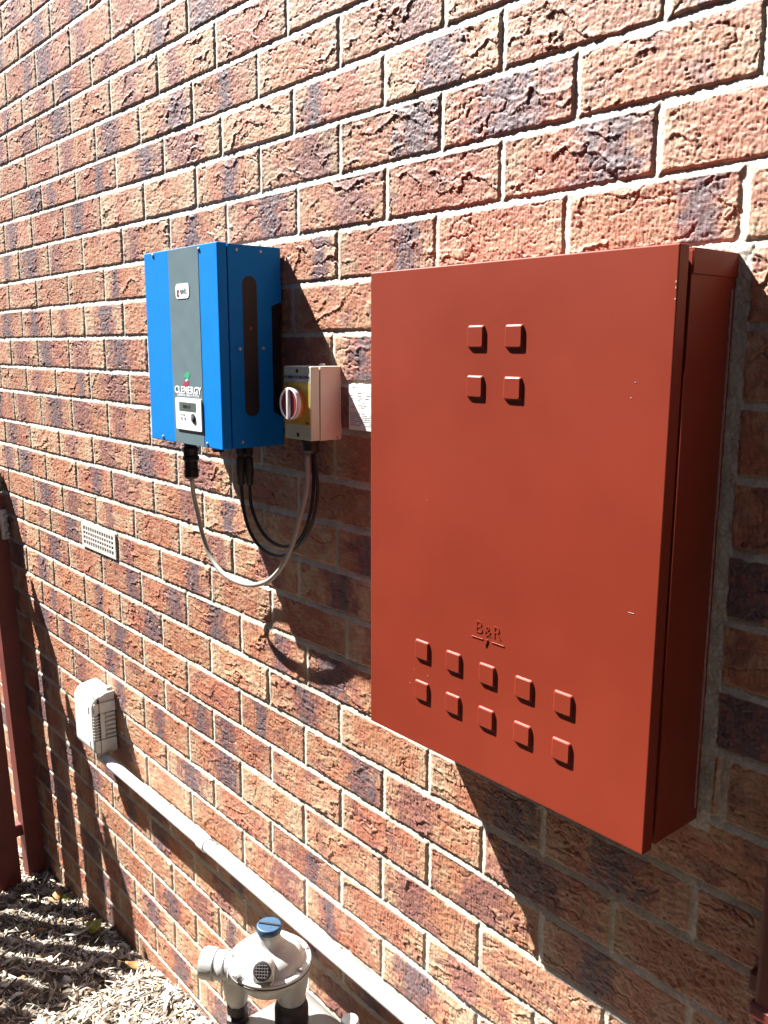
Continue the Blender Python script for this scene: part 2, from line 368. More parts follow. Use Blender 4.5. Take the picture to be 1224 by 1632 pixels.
# ------------------------------------------------------------------ ground
def gz(x): 
    x = np.clip(x, -2.2, 1.6); return -1.215+.14*x
def ground():
    xs = np.concatenate([[-30, -15, -8, -4], np.arange(-2.4, .9, .012), [1.2, 1.8, 3, 6, 15, 30]])
    ys = np.concatenate([[-30, -15, -7, -3.5, -2.2], np.arange(-1.5, .001, .012), [.012, .15]])
    X, Y = np.meshgrid(xs, ys)
    Z = gz(X)+pn(X*9, Y*9)*.012+pn(X*30, Y*30)*.006+pn(X*80, Y*80)*.004+.012*sst(.1, 0, -Y)
    me = bpy.data.meshes.new('mulch_ground'); nz, nx = X.shape
    idx = np.arange(nx*nz).reshape(nz, nx)
    f = np.stack([idx[:-1, :-1], idx[:-1, 1:], idx[1:, 1:], idx[1:, :-1]], -1).reshape(-1, 4)
    me.from_pydata(np.stack([X, Y, Z], -1).reshape(-1, 3).tolist(), [], f.tolist())
    at = me.color_attributes.new('base_col', 'FLOAT_COLOR', 'POINT')
    n = pn(X*60, Y*60)
    C = np.array([.13, .1, .07])*(1+.4*n)[..., None]
    at.data.foreach_set('color', np.concatenate([C, np.ones(C.shape[:2]+(1,))], -1).astype(np.float32).reshape(-1))
    o = bpy.data.objects.new('mulch_ground', me); COL.objects.link(o); me.materials.append(M_['mulch']); o['kind'] = 'structure'
    o['label'] = 'bare ground under the mulch beside the wall'
    # chips
    N = 19000
    cx = rng.uniform(-2.0, .75, N); cy = -rng.uniform(0, 1, N)**1.25*1.15
    L = rng.gamma(2., .011, N)+.008; Wd = rng.uniform(.0018, .006, N); wide = rng.random(N) < .3; Wd = np.where(wide, Wd*rng.uniform(1.6, 4., N), Wd); T = rng.uniform(.0004, .0015, N)
    yaw = rng.uniform(0, 2*np.pi, N); pt = rng.normal(0, .2, N); rl = rng.normal(0, .45, N)
    base = gz(cx)+pn(cx*9, cy*9)*.012+pn(cx*30, cy*30)*.006+.012*sst(.1, 0, -cy)
    cz = base+rng.uniform(.001, .010, N)
    cy = np.minimum(cy, -.006-L*.3)
    # 3 cross-sections x 4 verts, bent
    s = np.array([-1, 0, 1.]); cs = np.array([(-1, -1), (1, -1), (1, 1), (-1, 1)])
    loc = np.zeros((N, 12, 3)); bend = rng.normal(0, .16, N)*L; k = 0
    for a in s:
        for (wy, wz) in cs:
            tw = 1-.45*abs(a)
            loc[:, k, 0] = a*L/2; loc[:, k, 1] = wy*Wd/2*tw+bend*.5*(1-a*a); loc[:, k, 2] = wz*T/2+bend*(1-a*a); k += 1
    def rot(p, ang, i, j):
        c = np.cos(ang)[:, None]; s_ = np.sin(ang)[:, None]; q = p.copy()
        q[..., i] = p[..., i]*c-p[..., j]*s_; q[..., j] = p[..., i]*s_+p[..., j]*c; return q
    p = rot(rot(rot(loc, rl, 1, 2), pt, 0, 2), yaw, 0, 1)
    p += np.stack([cx, cy, cz], -1)[:, None, :]
    p[..., 1] = np.minimum(p[..., 1], -.0045)
    fc = []
    for r in (0, 4):
        for i in range(4): fc.append((r+i, r+(i+1) % 4, r+4+(i+1) % 4, r+4+i))
    fc += [(3, 2, 1, 0), (8, 9, 10, 11)]
    fc = np.array(fc)
    faces = (np.arange(N)[:, None, None]*12+fc[None]).reshape(-1, 4)
    me = bpy.data.meshes.new('wood_chips'); nv = N*12
    me.vertices.add(nv); me.vertices.foreach_set('co', p.astype(np.float32).reshape(-1))
    me.loops.add(len(faces)*4); me.loops.foreach_set('vertex_index', faces.astype(np.int32).reshape(-1))
    me.polygons.add(len(faces)); me.polygons.foreach_set('loop_start', np.arange(len(faces), dtype=np.int32)*4)
    me.update(calc_edges=True)
    t = rng.random(N)[:, None]; t2 = rng.random(N)[:, None]
    C = np.array([.60, .54, .44])*(1-t)+np.array([.22, .17, .13])*t; C = np.where(t2 > .8, np.array([.64, .60, .52]), C); C = np.where(t2 < .06, np.array([.34, .21, .11]), C); C = np.where((t2 > .1) & (t2 < .2), np.array([.07, .055, .045]), C)
    C = np.repeat(C, 12, 0)
    at = me.color_attributes.new('base_col', 'FLOAT_COLOR', 'POINT')
    at.data.foreach_set('color', np.concatenate([C, np.ones((nv, 1))], -1).astype(np.float32).reshape(-1))
    o = bpy.data.objects.new('wood_chips', me); COL.objects.link(o); me.materials.append(M_['mulch'])
    o['kind'] = 'stuff'; tag(o, 'dry straw coloured wood chip mulch along the foot of the wall', 'mulch')
ground()

# ------------------------------------------------------------------ red cabinet
def cabinet():
    x0, x1, z0, z1, yf = .947, 1.4326, -.0893, .5826, -.1157
    t = thing('meter_box', 'large red-brown painted steel meter box on the brick wall', 'meter box', (1.19, 0, z0))
    yb = yf+.0262
    b = B(); box(b, x0+.002, x1-.0012, yb, .004, z0+.003, z1-.0045, .0012)
    body = obj('body', b, 'redpaint', t, True, 30)
    b = B(); box(b, x0+.001, x1+.0004, yb+.001, .003, z1-.0285, z1-.002, .001); obj('top_flange', b, 'redpaint', body, True, 30)
    # recessed strip: dark gap between door lip and body
    b = B(); box(b, x0+.006, x1-.011, yf+.016, yb+.002, z0+.006, z1-.007); obj('gasket', b, 'darkgap', t)
    # door tray
    b = B(); box(b, x0, x1, yf, yf+.0185, z0, z1, .0016, 3)
    door = obj('door', b, 'redpaint', t, True, 30)
    sp = [(1.1552, .4925), (1.2180, .4925), (1.1552, .4305), (1.2180, .4305)]
    sp += [(1.0632+.0625*i, .0562) for i in range(5)]+[(1.0632+.0625*i, -.0047) for i in range(5)]
    for i, (x, z) in enumerate(sp):
        b = B(); h = .0142; dd = .0030
        lv = [(h, 0), (h*.975, -.0010), (h*.93, -.0022), (h*.85, -dd)]
        rings = []
        for s_, y in lv:
            P = rrect(x-s_, x+s_, z-s_, z+s_, .0025, yf+y, 3); rings.append([b.verts.new(p) for p in P])
        for a, c in zip(rings, rings[1:]):
            for k in range(len(a)): b.faces.new((a[k], a[(k+1) % len(a)], c[(k+1) % len(a)], c[k]))
        b.faces.new(rings[-1]); obj('raised_square', b, 'redpaint', door, False)
    # embossed maker's mark with its broken underline
    text('embossed_letter', 'B', .024, (1.1712, yf, .1165), 'redpaint', door, .0006, 1.05, bold=-.0002)
    text('embossed_letter', '&', .021, (1.1870, yf, .1145), 'redpaint', door, .0006, .9, bold=-.0002)
    text('embossed_letter', 'R', .024, (1.2030, yf, .1160), 'redpaint', door, .0006, 1.05, bold=-.0002)
    b = B(); box(b, 1.158, 1.179, yf-.0008, yf+.001, .1015, .1030, .0004); box(b, 1.194, 1.216, yf-.0008, yf+.001, .1015, .1030, .0004)
    prism(b, [(1.1835, yf-.0012, .104), (1.188, yf-.0012, .104), (1.1845, yf-.0012, .095), (1.183, yf-.0012, .095)], (0, .002, 0)); obj('embossed_underline', b, 'redpaint', door)
    # scratches and chips: small raised flecks of bare primer
    r = random.Random(4)
    ch = []
    for i in range(6):
        x = r.uniform(x0+.02, x1-.01); z = r.uniform(z0+.05, z1-.04); s_ = r.uniform(.0004, .0008); ch.append((x-s_*1.5, x+s_*1.5, z-s_*.6, z+s_*.6))
    for z in (.545, .539, .528): ch.append((x1-.0026, x1-.0012, z-.001, z+.001))
    ch.append((1.396, 1.404, .190, .1907))
    for a_, b_, c_, d_ in ch:
        b = B(); box(b, a_, b_, yf-.0003, yf+.0004, c_, d_, .0001, 1); obj('paint_chip', b, 'foil', door)
    # hinge pin showing at the left edge
    b = B(); lathe(b, (x0-.001, yf+.010, .252), (0, 0, 1), [(.001, -.009), (.0028, -.008), (.0028, -.001), (.0016, 0), (.0028, .001), (.0028, .008), (.001, .009)], 12); obj('hinge', b, 'redpaint', t, True)
    b = B()
    prev = None
    for i in range(24):
        za = z0+.02+(z1-z0-.06)*i/24; zb_ = z0+.02+(z1-z0-.06)*(i+1)/24
        w = .0009+.0011*r.random(); box(b, x1-.0013, x1-.0013+w, -.0075, -.0055, za, zb_-.0002)
    obj('sealant_bead', b, 'foil', t)
cabinet()

# ------------------------------------------------------------------ inverter
def inverter():
    x0, x1, z0, z1, yf = .277, .5575, .2975, .6570, -.1356
    t = thing('solar_inverter', 'bright blue solar inverter with a grey stripe and small screen', 'inverter', (.42, 0, z0))
    # housing: two side walls with a notch, top, bottom, heat sink core
    ys = yf+.0205
    for xs, nm in ((x1+.0005, 'side_panel'), (x0+.0035, 'side_panel')):
        b = B()
        pts = [(xs, ys, z0+.002), (xs, -.006, z0+.002), (xs, -.006, .350), (xs, -.027, .362), (xs, -.027, .552), (xs, -.006, .560), (xs, -.006, z1-.002), (xs, ys, z1-.002)]
        prism(b, pts, (-.003, 0, 0)); sp = obj(nm, b, 'blue', t)
        if xs > .4:
            P = []
            for k in range(13): a = math.pi*k/12; P.append((xs, -.0725+.0150*math.cos(a), .588+.015*math.sin(a)))
            for k in range(13): a = math.pi+math.pi*k/12; P.append((xs, -.0725+.0150*math.cos(a), .370+.015*math.sin(a)))
            b = B(); prism(b, [(p[0]+.0003, p[1], p[2]) for p in P], (-.002, 0, 0)); obj('handle_slot', b, 'heatsink', sp)
            for (y, z) in ((-.097, .646), (-.048, .646), (-.095, .476), (-.046, .477), (-.094, .310), (-.072, .512)):
                b = B(); lathe(b, (xs-.0005, y, z), (1, 0, 0), [(.0028, 0), (.0028, .0012), (.0016, .0020)], 14); obj('screw', b, 'steel' if z != .512 else 'red', sp, True, 30)
    b = B(); box(b, x0+.004, x1-.003, ys, -.008, z1-.005, z1-.001, .001); obj('top_panel', b, 'dulltop', t, True, 30)
    b = B(); box(b, x0+.004, x1-.003, ys, -.008, z0+.001, z0+.005, .001); obj('bottom_panel', b, 'blue', t, True, 30)
    b = B(); box(b, x0+.006, x1-.006, -.100, -.004, z0+.006, z1-.007)
    for k in range(9): box(b, x1-.0062, x1-.0035, -.026+k*.0024, -.0248+k*.0024, .35, .56)
    obj('heat_sink', b, 'heatsink', t)
    # front cover
    b = B(); box(b, x0, x1, yf, yf+.019, z0, z1, .0018, 3); fc = obj('front_cover', b, 'blue', t, True, 30)
    b = B(); box(b, .3785, .492, yf-.0006, yf+.001, z0+.0012, z1-.0012, 0); st = obj('grey_stripe', b, 'grey', fc)
    for x, z in ((.316, .651), (.4945, .649), (.328, .3045), (.503, .3045)):
        b = B(); lathe(b, (x, yf+.0004, z), (0, -1, 0), [(.0036, 0), (.0036, .0016), (.0022, .0026)], 14); obj('screw', b, 'steel', fc, True, 30)
    b = B(); prism(b, rrect(.4045, .4555, .5665, .5935, .008, yf-.0014), (0, .002, 0)); bd = obj('badge', b, 'white', fc)
    text('badge_text', 'g', .0175, (.4135, yf-.0018, .5800), 'red', bd.parent, .0002)
    text('badge_text', 'enis', .0155, (.4345, yf-.0018, .5805), 'textgrey', bd.parent, .0002)
    # leaf emblem
    def blob(pts, m, nm):
        b = B(); prism(b, [(x, yf-.0009, z) for x, z in pts], (0, .001, 0)); obj(nm, b, m, fc)
    blob([(.424, .4225), (.427, .4285), (.433, .4320), (.441, .4335), (.4455, .4330), (.4455, .4265), (.442, .4225), (.437, .4205), (.430, .4225)], 'green', 'emblem_leaf')
    blob([(.4165, .4105), (.4225, .4120), (.4265, .4185), (.431, .4150), (.437, .4150), (.4425, .4165), (.4415, .4110), (.436, .4075), (.426, .4060), (.418, .4070)], 'red', 'emblem_flame')
    blob([(.428, .4170), (.433, .4205), (.439, .4200), (.435, .4165), (.430, .4150)], 'textwhite', 'emblem_drop')
    text('maker_name', 'CLENERGY', .0186, (.4365, yf-.0009, .3990), 'textwhite', fc, .0003, 1.12, bold=.0004)
    text('maker_line', 'RENEWABLE ENERGY SYSTEMS', .0056, (.4365, yf-.0009, .3898), 'textwhite', fc, .0002, 1.1)
    b = B(); prism(b, rrect(.3895, .4885, .3255, .3850, .0035, yf-.0030), (0, .003, 0)); pn_ = obj('display_panel', b, 'white', fc)
    b = B(); box(b, .405, .469, yf-.0034, yf-.002, .3610, .3770); obj('screen', b, 'lcd', fc)
    text('screen_text', '0000 W', .0085, (.434, yf-.0037, .3690), 'textblack', fc, .0001)
    b = B(); lathe(b, (.4585, yf-.0030, .3490), (0, -1, 0), [(.0082, 0), (.0082, .0012), (.0070, .0014)], 24); obj('button_ring', b, 'black', fc, True, 30)
    b = B(); lathe(b, (.4590, yf-.0042, .3485), (0, -1, 0), [(.0056, 0), (.0056, .0014), (.004, .002)], 20); obj('button', b, 'lcd', fc, True, 30)
    for x in (.4125, .4255): 
        b = B(); lathe(b, (x, yf-.003, .3470), (0, -1, 0), [(.0026, 0), (.0022, .0008)], 14); obj('indicator_lamp', b, 'textgrey', fc)
    text('indicator_text', 'run  fault', .0045, (.4185, yf-.0032, .3535), 'textgrey', fc, .0001)
    # glands below
    def gland(x, y, zt, pr, nm='cable_gland', n=20):
        b = B(); lathe(b, (x, y, zt), (0, 0, -1), pr, n); return obj(nm, b, 'black', t, True, 35)
    gland(.352, -.09, z0+.004, [(.013, 0), (.013, .018), (.0160, .020), (.0160, .024), (.0145, .027), (.0145, .036), (.0165, .038), (.0165, .044), (.0135, .046), (.0135, .062), (.0145, .063), (.0145, .078), (.011, .082)])
    gland(.4613, -.09, z0+.004, [(.014, 0), (.014, .010), (.011, .014), (.011, .018)], 'blanking_plug')
    for x, y in ((.4910, -.060), (.5010, -.0475)):
        gland(x, y, z0+.004, [(.0085, 0), (.0085, .022), (.0068, .024), (.0068, .028), (.0085, .030), (.0085, .062), (.0072, .064), (.0072, .078), (.005, .082)], 'plug_connector', 16)
inverter()

# ------------------------------------------------------------------ cables
CA = [[0.352, -0.09, 0.223], [0.3346, -0.078, 0.1823], [0.3305, -0.067, 0.1381], [0.334, -0.06, 0.095], [0.3548, -0.056, 0.055], [0.3982, -0.054, 0.0279], [0.4552, -0.054, 0.0202], [0.5118, -0.055, 0.0255], [0.5662, -0.056, 0.0435], [0.6061, -0.057, 0.0696], [0.6373, -0.057, 0.1034], [0.6618, -0.057, 0.1418], [0.6801, -0.055, 0.1879], [0.6966, -0.052, 0.239], [0.695, -0.049, 0.299]]
CB = [[.4910, -.06, .2221], [.4930, -.0583, .1823], [.5022, -.0567, .1473], [.5227, -.055, .1201], [.5517, -.0533, .1034], [.5868, -.0517, .0978], [.6209, -.05, .1037], [.6565, -.0483, .1243], [.6908, -.0467, .1589], [.7085, -.045, .1951], [.7150, -.0433, .2342], [.7108, -.0417, .2658], [.7012, -.04, .2990]]
CD = [[.5010, -.0475, .2216], [.5034, -.047, .1824], [.5212, -.0465, .1511], [.5508, -.0460, .127], [.5907, -.0450, .117], [.6255, -.0440, .1211], [.6575, -.0430, .1381], [.6794, -.0424, .1665], [.6917, -.0413, .1978], [.6982, -.0402, .2316], [.6984, -.0391, .264], [.6950, -.038, .2990]]
b = B(); tube(b, CA, .0047, 14, 6); tag(obj('cable', b, 'greycable', None, True), 'grey cable in the largest lowest loop from inverter to isolator switch', 'cable', 'cables looping between inverter and isolator')
b = B(); tube(b, CB, .0032, 12, 6); tag(obj('cable', b, 'black', None, True), 'black cable in the middle loop, outer one of the two black cables', 'cable', 'cables looping between inverter and isolator')
b = B(); tube(b, CD, .0032, 12, 6); tag(obj('cable', b, 'black', None, True), 'black cable in the smallest highest loop, inner one of the two black cables', 'cable', 'cables looping between inverter and isolator')

# ------------------------------------------------------------------ isolator switch
def isolator():
    x0, x1, z0, z1, yf = .6459, .7264, .3222, .4478, -.0623; ym = -.043
    t = thing('isolator_switch', 'small cream switch box with a red rotary knob on yellow plate', 'switch', (.686, 0, z0))
    b = B(); box(b, x0+.001, x1, ym, .003, z0, z1, .0015, 2); bs = obj('base', b, 'cream', t, True, 30)
    b = B(); box(b, x0, x1-.0008, yf, ym-.0012, z0+.0005, z1-.0005, .0018, 2); lid = obj('lid', b, 'creamshade', t, True, 30)
    b = B(); lathe(b, (.7262, -.0227, .3443), (1, 0, 0), [(.0078, 0), (.0078, .0009), (.0068, .0009), (.0066, .0003)], 28); obj('knockout', b, 'cream', bs, True, 30)
    for z in (.4395, .3310):
        b = B(); lathe(b, (.6862, yf+.0006, z), (0, -1, 0), [(.0040, 0), (.0040, .0008), (.003, .001)], 16); obj('screw', b, 'textblack', lid, True, 30)
    b = B(); lathe(b, (.7262, -.008, .3262), (1, 0, 0), [(.0016, 0), (.0014, .0006)], 12); obj('rivet', b, 'textblack', bs)
    b = B(); box(b, .6490, .7235, yf-.0007, yf+.001, .4225, .4342); lb = obj('name_plate', b, 'labelblue', lid)
    text('name_plate_text', 'PV ARRAY DC ISOLATOR', .0066, (.6862, yf-.0010, .4288), 'textblack', lid, .0002, .98, bold=.00015)
    b = B(); box(b, .6478, .7240, yf-.0010, yf+.001, .3485, .4210, .0005, 1); obj('dial_plate', b, 'yellow', lid)
    text('dial_mark', 'OFF', .0058, (.6560, yf-.0014, .4165), 'textblack', lid, .0001)
    text('dial_mark', 'ON', .0058, (.7155, yf-.0014, .3525), 'textblack', lid, .0001)
    c = (.6862, yf, .3845)
    b = B(); lathe(b, c, (0, -1, 0), [(.0255, 0), (.0255, .004), (.0235, .0055), (.0235, .008), (.021, .009)], 40); obj('dial_collar', b, 'orange', lid, True, 30)
    kn = B(); lathe(kn, c, (0, -1, 0), [(.0235, .009), (.0265, .0105), (.0275, .0150), (.0275, .0185), (.0262, .0195), (.0250, .0195), (.0243, .0180), (.0243, .0155)], 48); k = obj('knob_rim', kn, 'knobrim', lid, True, 40)
    b = B(); lathe(b, (c[0], c[1]-.0118, c[2]), (0, -1, 0), [(.0245, 0), (.0245, .0050)], 40); obj('knob_face', b, 'knobred', lid)
    b = B(); box(b, c[0]-.0030, c[0]+.0030, c[1]-.0220, c[1]-.016, c[2]-.0243, c[2]+.0243, .0014, 2); obj('knob_grip', b, 'knobrim', lid, True, 40)
    b = B(); lathe(b, (.7000, -.045, z0+.002), (0, 0, -1), [(.0165, 0), (.0165, .006), (.0145, .007), (.0145, .020), (.0115, .024), (.009, .026)], 24); obj('cable_gland', b, 'black', t, True, 35)
    b = B(); lathe(b, (.7095, -.026, z1-.001), (0, 0, 1), [(.0055, 0), (.0055, .0035), (.004, .005)], 18); obj('top_lug', b, 'cream', bs, True, 35)
isolator()

# ------------------------------------------------------------------ notice on the wall
t = thing('wall_notice', 'white printed notice stuck to the bricks beside the red meter box', 'notice', (.82, 0, .34))
b = B(); box(b, .7585, .880, -.0075, -.0035, .3425, .4170, .0004, 1); sh = obj('sheet', b, 'whitepaper', t)
r = random.Random(9); b = B()
for i, z in enumerate([.4045, .4000, .3955, .3920, .3880, .3840, .3805, .3735, .3705, .3672, .3640, .3608, .3572, .3538, .3505]):
    if i in (7,): continue
    x = .7635
    while x < .872:
        w = r.uniform(.003, .010)
        if r.random() < (.85 if i > 6 else .22): box(b, x, min(x+w, .875), -.0078, -.0070, z-.0005, z+.0007)
        x += w+.0016
obj('printed_lines', b, 'textgrey', sh)
b = B(); prism(b, [(.7700, -.0078, .4125), (.7712, -.0078, .4138), (.7748, -.0078, .4148), (.7740, -.0078, .4135)], (0, .001, 0)); obj('pen_mark', b, 'textblack', sh)

# ------------------------------------------------------------------ air vent
t = thing('air_vent', 'white slotted air vent filling one brick space in the wall', 'air vent', (-.355, 0, -.078))
b = B(); xa, xb, za, zb = -.4700, -.2440, -.0735, -.0045; y0, y1 = -.0028, .0002
nc, nr = 13, 4; mx, mt = .013, .009
cw = (xb-xa-2*mx)/nc; chh = (zb-za-2*mt)/nr
box(b, xa, xa+mx, y0, y1, za, zb); box(b, xb-mx, xb, y0, y1, za, zb); box(b, xa+mx, xb-mx, y0, y1, zb-mt, zb); box(b, xa+mx, xb-mx, y0, y1, za, za+mt)
for j in range(nr+1):
    z = za+mt+j*chh
    if 0 < j < nr: box(b, xa+mx, xb-mx, y0, y1, z-.0021, z+.0021)
for j in range(nr):
    za_ = za+mt+j*chh+(.0021 if j else 0); zb_ = za+mt+(j+1)*chh-(.0021 if j < nr-1 else 0)
    for i in range(nc+1):
        x = xa+mx+i*cw; 
        if 0 < i < nc: box(b, x-.0027, x+.0027, y0+.0002, y1, za_, zb_)
obj('grille', b, 'vent', t)
b = B(); box(b, xa+.001, xb-.001, y1+.0002, .0058, za+.001, za+.004); box(b, xa+.001, xb-.001, y1+.0002, .0058, zb-.004, zb-.001); obj('duct_edge', b, 'vent', t)

# ------------------------------------------------------------------ junction box with its conduit
def junction():
    x0, x1, z0, z1, yf = -.428, -.300, -.628, -.4675, -.0695
    t = thing('outdoor_power_outlet', 'pale grey weatherproof electrical box with ribbed side on the bricks', 'junction box', (-.364, 0, z0))
    # base with bevelled top and bottom
    b = B()
    pts = [(x0+.003, -.004, z1+.012), (x0+.003, -.030, z1+.010), (x0+.003, yf+.020, z1+.001), (x0+.003, yf+.020, z0-.004), (x0+.003, -.03, z0-.004), (x0+.003, -.004, z0-.002)]
    prism(b, pts, (x1-x0-.006, 0, 0)); bs = obj('back_case', b, 'sockside', t)
    b = B()
    P = [(x0, yf+.012, z0), (x0, yf+.003, z0+.004), (x0, yf, z0+.014), (x0, yf, z1-.020), (x0, yf+.005, z1-.007), (x0, yf+.016, z1+.004), (x0, -.020, z1+.010), (x0, -.020, z0)]
    prism(b, P, (x1-x0-.004, 0, 0)); bmesh.ops.bevel(b, geom=b.edges[:], offset=.0022, segments=2, affect='EDGES', clamp_overlap=True)
    cv = obj('cover', b, 'sock', t, True, 40)
    # side plate, ribs and grooves
    for za, zb in ((z0+.003, z0+.040), (z0+.118, z1-.014)):
        b = B(); box(b, x1-.006, x1+.0015, yf+.004, yf+.018, za, zb, .0008, 1); box(b, x1-.006, x1+.0025, yf+.0195, -.005, za, zb, .0008, 1); obj('side_block', b, 'sockside', bs)
    for k in range(8):
        z = z0+.046+k*.0088
        b = B(); box(b, x1-.006, x1+.0015, yf+.001, yf+.018, z-.0016, z+.0018, .0006, 1); obj('rib', b, 'sockside', bs)
    b = B(); box(b, x1-.006, x1+.0012, yf+.021, -.036, z0+.042, z0+.116, .0006, 1); obj('side_spine', b, 'sockside', bs)
    for k in range(6):
        z = z0+.047+k*.0128
        b = B(); box(b, x1-.006, x1+.0024, -.034, -.006, z-.0030, z+.0030, .0006, 1); obj('rib', b, 'sockside', bs)
    b = B(); box(b, x1-.012, x1-.0005, yf+.016, yf+.0205, z0+.002, z1-.004); obj('seam', b, 'darkgap', bs)
    for z in (z1-.036, z0+.024):
        b = B(); box(b, x1-.030, x1-.025, yf-.0012, yf+.002, z-.010, z+.010, .0006, 1); obj('clip', b, 'sockside', cv)
    b = B(); box(b, x1-.026, x1-.012, yf+.0085, yf+.013, z1-.002, z1+.003, .001, 1); obj('catch', b, 'steel', cv)
    b = B(); lathe(b, (x1-.020, -.012, z1+.008), (0, 0, 1), [(.010, 0), (.010, .006), (.007, .012)], 16); obj('rain_seal', b, 'sockside', bs, True, 35)
    b = B(); box(b, x1-.036, x1-.012, -.052, -.022, z0-.030, z0-.002, .003, 2); obj('bottom_spout', b, 'sockside', t, True, 40)
junction()
t = thing('conduit_pipe', 'long white plastic conduit running level along the wall', 'pipe', (.4, -.038, -.650))
b = B(); tube(b, [(-.318, -.038, -.6500), (2.6, -.038, -.6500)], .0142, 28, 1); obj('pipe', b, 'pvc', t, True, 50)
b = B(); lathe(b, (.235, -.038, -.650), (1, 0, 0), [(.0144, 0), (.0168, .0006), (.0168, .030), (.0144, .0306)], 28); obj('coupling', b, 'pvc', t, True, 40)
for x in (1.3, 1.6):
    b = B()
    for k in range(15):
        pass
    lathe(b, (x-.008, -.038, -.650), (1, 0, 0), [(.0144, 0), (.0160, .0004), (.0160, .0156), (.0144, .016)], 28)
    box(b, x-.008, x+.008, -.030, .003, -.668, -.632, .001, 1)
    lathe(b, (x, -.030, -.6285), (0, -1, 0), [(.004, 0), (.004, .002), (.002, .003)], 10)
    obj('saddle_clip', b, 'pvc', t, True, 40)

# ------------------------------------------------------------------ gas regulator and meter
def regulator():
    C = Vector((.727, -.17, -.61))
    t = thing('gas_regulator', 'round cast metal gas regulator with a blue screw cap', 'gas regulator', tuple(C))
    b = B(); lathe(b, C, (0, 0, 1), [(.030, -.050), (.050, -.040), (.060, -.022), (.066, -.010), (.074, -.007), (.074, -.0012), (.071, 0)], 64); lower = obj('lower_body', b, 'cast', t, True, 35)
    b = B(); lathe(b, C, (0, 0, 1), [(.0745, -.0010), (.0752, .0005), (.0752, .0045), (.0735, .0062), (.064, .0066), (.0615, .0100), (.0590, .0175), (.054, .0240), (.045, .0300), (.034, .0330), (.0265, .0370), (.0225, .042), (.0205, .048), (.0200, .062), (.0190, .064)], 64)
    up = obj('dome', b, 'cast', t, True, 35)
    b = B(); lathe(b, C, (0, 0, 1), [(.0748, -.0022), (.0762, -.0016), (.0762, .0000), (.0748, .0006)], 64); obj('gasket', b, 'collar', up, True, 35)
    b = B(); lathe(b, C+Vector((0, 0, .061)), (0, 0, 1), [(.0205, 0), (.0225, .001), (.0228, .009), (.0215, .0115), (.020, .0122)], 40)
    cp = obj('screw_cap', b, 'bluecap', up, True, 35)
    d = Vector((.62, .55, 0)).normalized(); ang = math.atan2(.22, .95)
    b = B(); box(b, -.019, .019, -.0021, .0021, -.001, .0016, .0005, 1, Matrix.Translation(C+Vector((0, 0, .0738))) @ Matrix.Rotation(math.radians(38), 4, 'Z')); obj('cap_slot', b, 'black', up)
    for k in range(7):
        a = math.radians(20+k*51.4)
        p = C+Vector((math.cos(a)*.0685, math.sin(a)*.0685, .0055))
        b = B(); lathe(b, p, (0, 0, 1), [(.0045, 0), (.0045, .003), (.003, .0042)], 8); obj('bolt', b, 'steel', up)
        if k == 5:
            b = B(); box(b, -.002, .012, -.005, .005, .004, .011, .001, 1, Matrix.Translation(p) @ Matrix.Rotation(a, 4, 'Z')); obj('seal_tag', b, 'steel', up)
    # vent boss
    ax = Vector((.66, -.62, .42)).normalized(); pc = C+Vector((.040, -.037, .026))
    b = B(); lathe(b, pc, ax, [(.0180, -.016), (.0180, .017), (.0168, .0195)], 32)
    box(b, -.018, .018, -.013, .016, -.020, .006, .003, 2, Matrix.Translation(pc+Vector((0, 0, -.004))) @ Matrix.Rotation(math.atan2(.66, .62), 4, 'Z'))
    boss = obj('vent_boss', b, 'cast', up, True, 35)
    b = B(); lathe(b, pc+ax*.0190, ax, [(.0148, 0), (.0148, .0016), (.013, .0022)], 28); obj('vent_mesh', b, 'collar', up, True, 35)
    u, v, dd = frame_for(ax); b = B()
    for i in range(-2, 3):
        h = math.sqrt(.0125**2-(i*.0048)**2)
        for (p, q) in ((u, v), (v, u)):
            a_ = pc+ax*.0216+p*(i*.0048)
            tube(b, [a_-q*h, a_+q*h], .0006, 6, 1)
    obj('vent_grid', b, 'meter', up)
    # inlet arm with its round end cap
    A = Vector((-.80, -.60, 0)).normalized(); o = C+Vector((0, 0, -.026))
    b = B(); lathe(b, o, A, [(.030, .0), (.030, .070), (.0255, .073), (.0255, .082), (.0275, .084), (.0275, .092), (.0262, .094), (.0262, .1020), (.0285, .104), (.0285, .126), (.0268, .130), (.015, .1325)], 40)
    obj('inlet_arm', b, 'cast', t, True, 35)
    il = o+A*.066
    b = B(); lathe(b, il, (0, 0, -1), [(.027, 0), (.0255, .030), (.0215, .060), (.0175, .0685), (.0175, .074)], 32); obj('inlet_leg', b, 'cast', t, True, 35)
    b = B(); lathe(b, il+Vector((0, 0, -.072)), (0, 0, -1), [(.0195, 0), (.0195, .016), (.0150, .018), (.0150, .024), (.0215, .026), (.0215, .046), (.0170, .048), (.0170, .62)], 8); obj('inlet_pipe', b, 'collar', t, True, 50)
    # outlet leg
    ol = C+Vector((.022, .030, -.020))
    b = B(); lathe(b, ol, (0, 0, -1), [(.034, 0), (.030, .030), (.0255, .052), (.0255, .062)], 36); obj('outlet_leg', b, 'cast', t, True, 35)
    b = B(); lathe(b, ol+Vector((0, 0, -.060)), (0, 0, -1), [(.0270, 0), (.0270, .008), (.0300, .012), (.0310, .018), (.0310, .044), (.0285, .050), (.0270, .062)], 28); obj('outlet_collar', b, 'collar', t, True, 45)
    # meter underneath
    mt = thing('gas_meter', 'grey gas meter body under the round regulator, against the wall', 'gas meter', (.86, -.15, -.99))
    b = B(); box(b, .665, .955, -.245, -.055, -1.0, -.742, .032, 6); obj('case', b, 'meter', mt, True, 50)
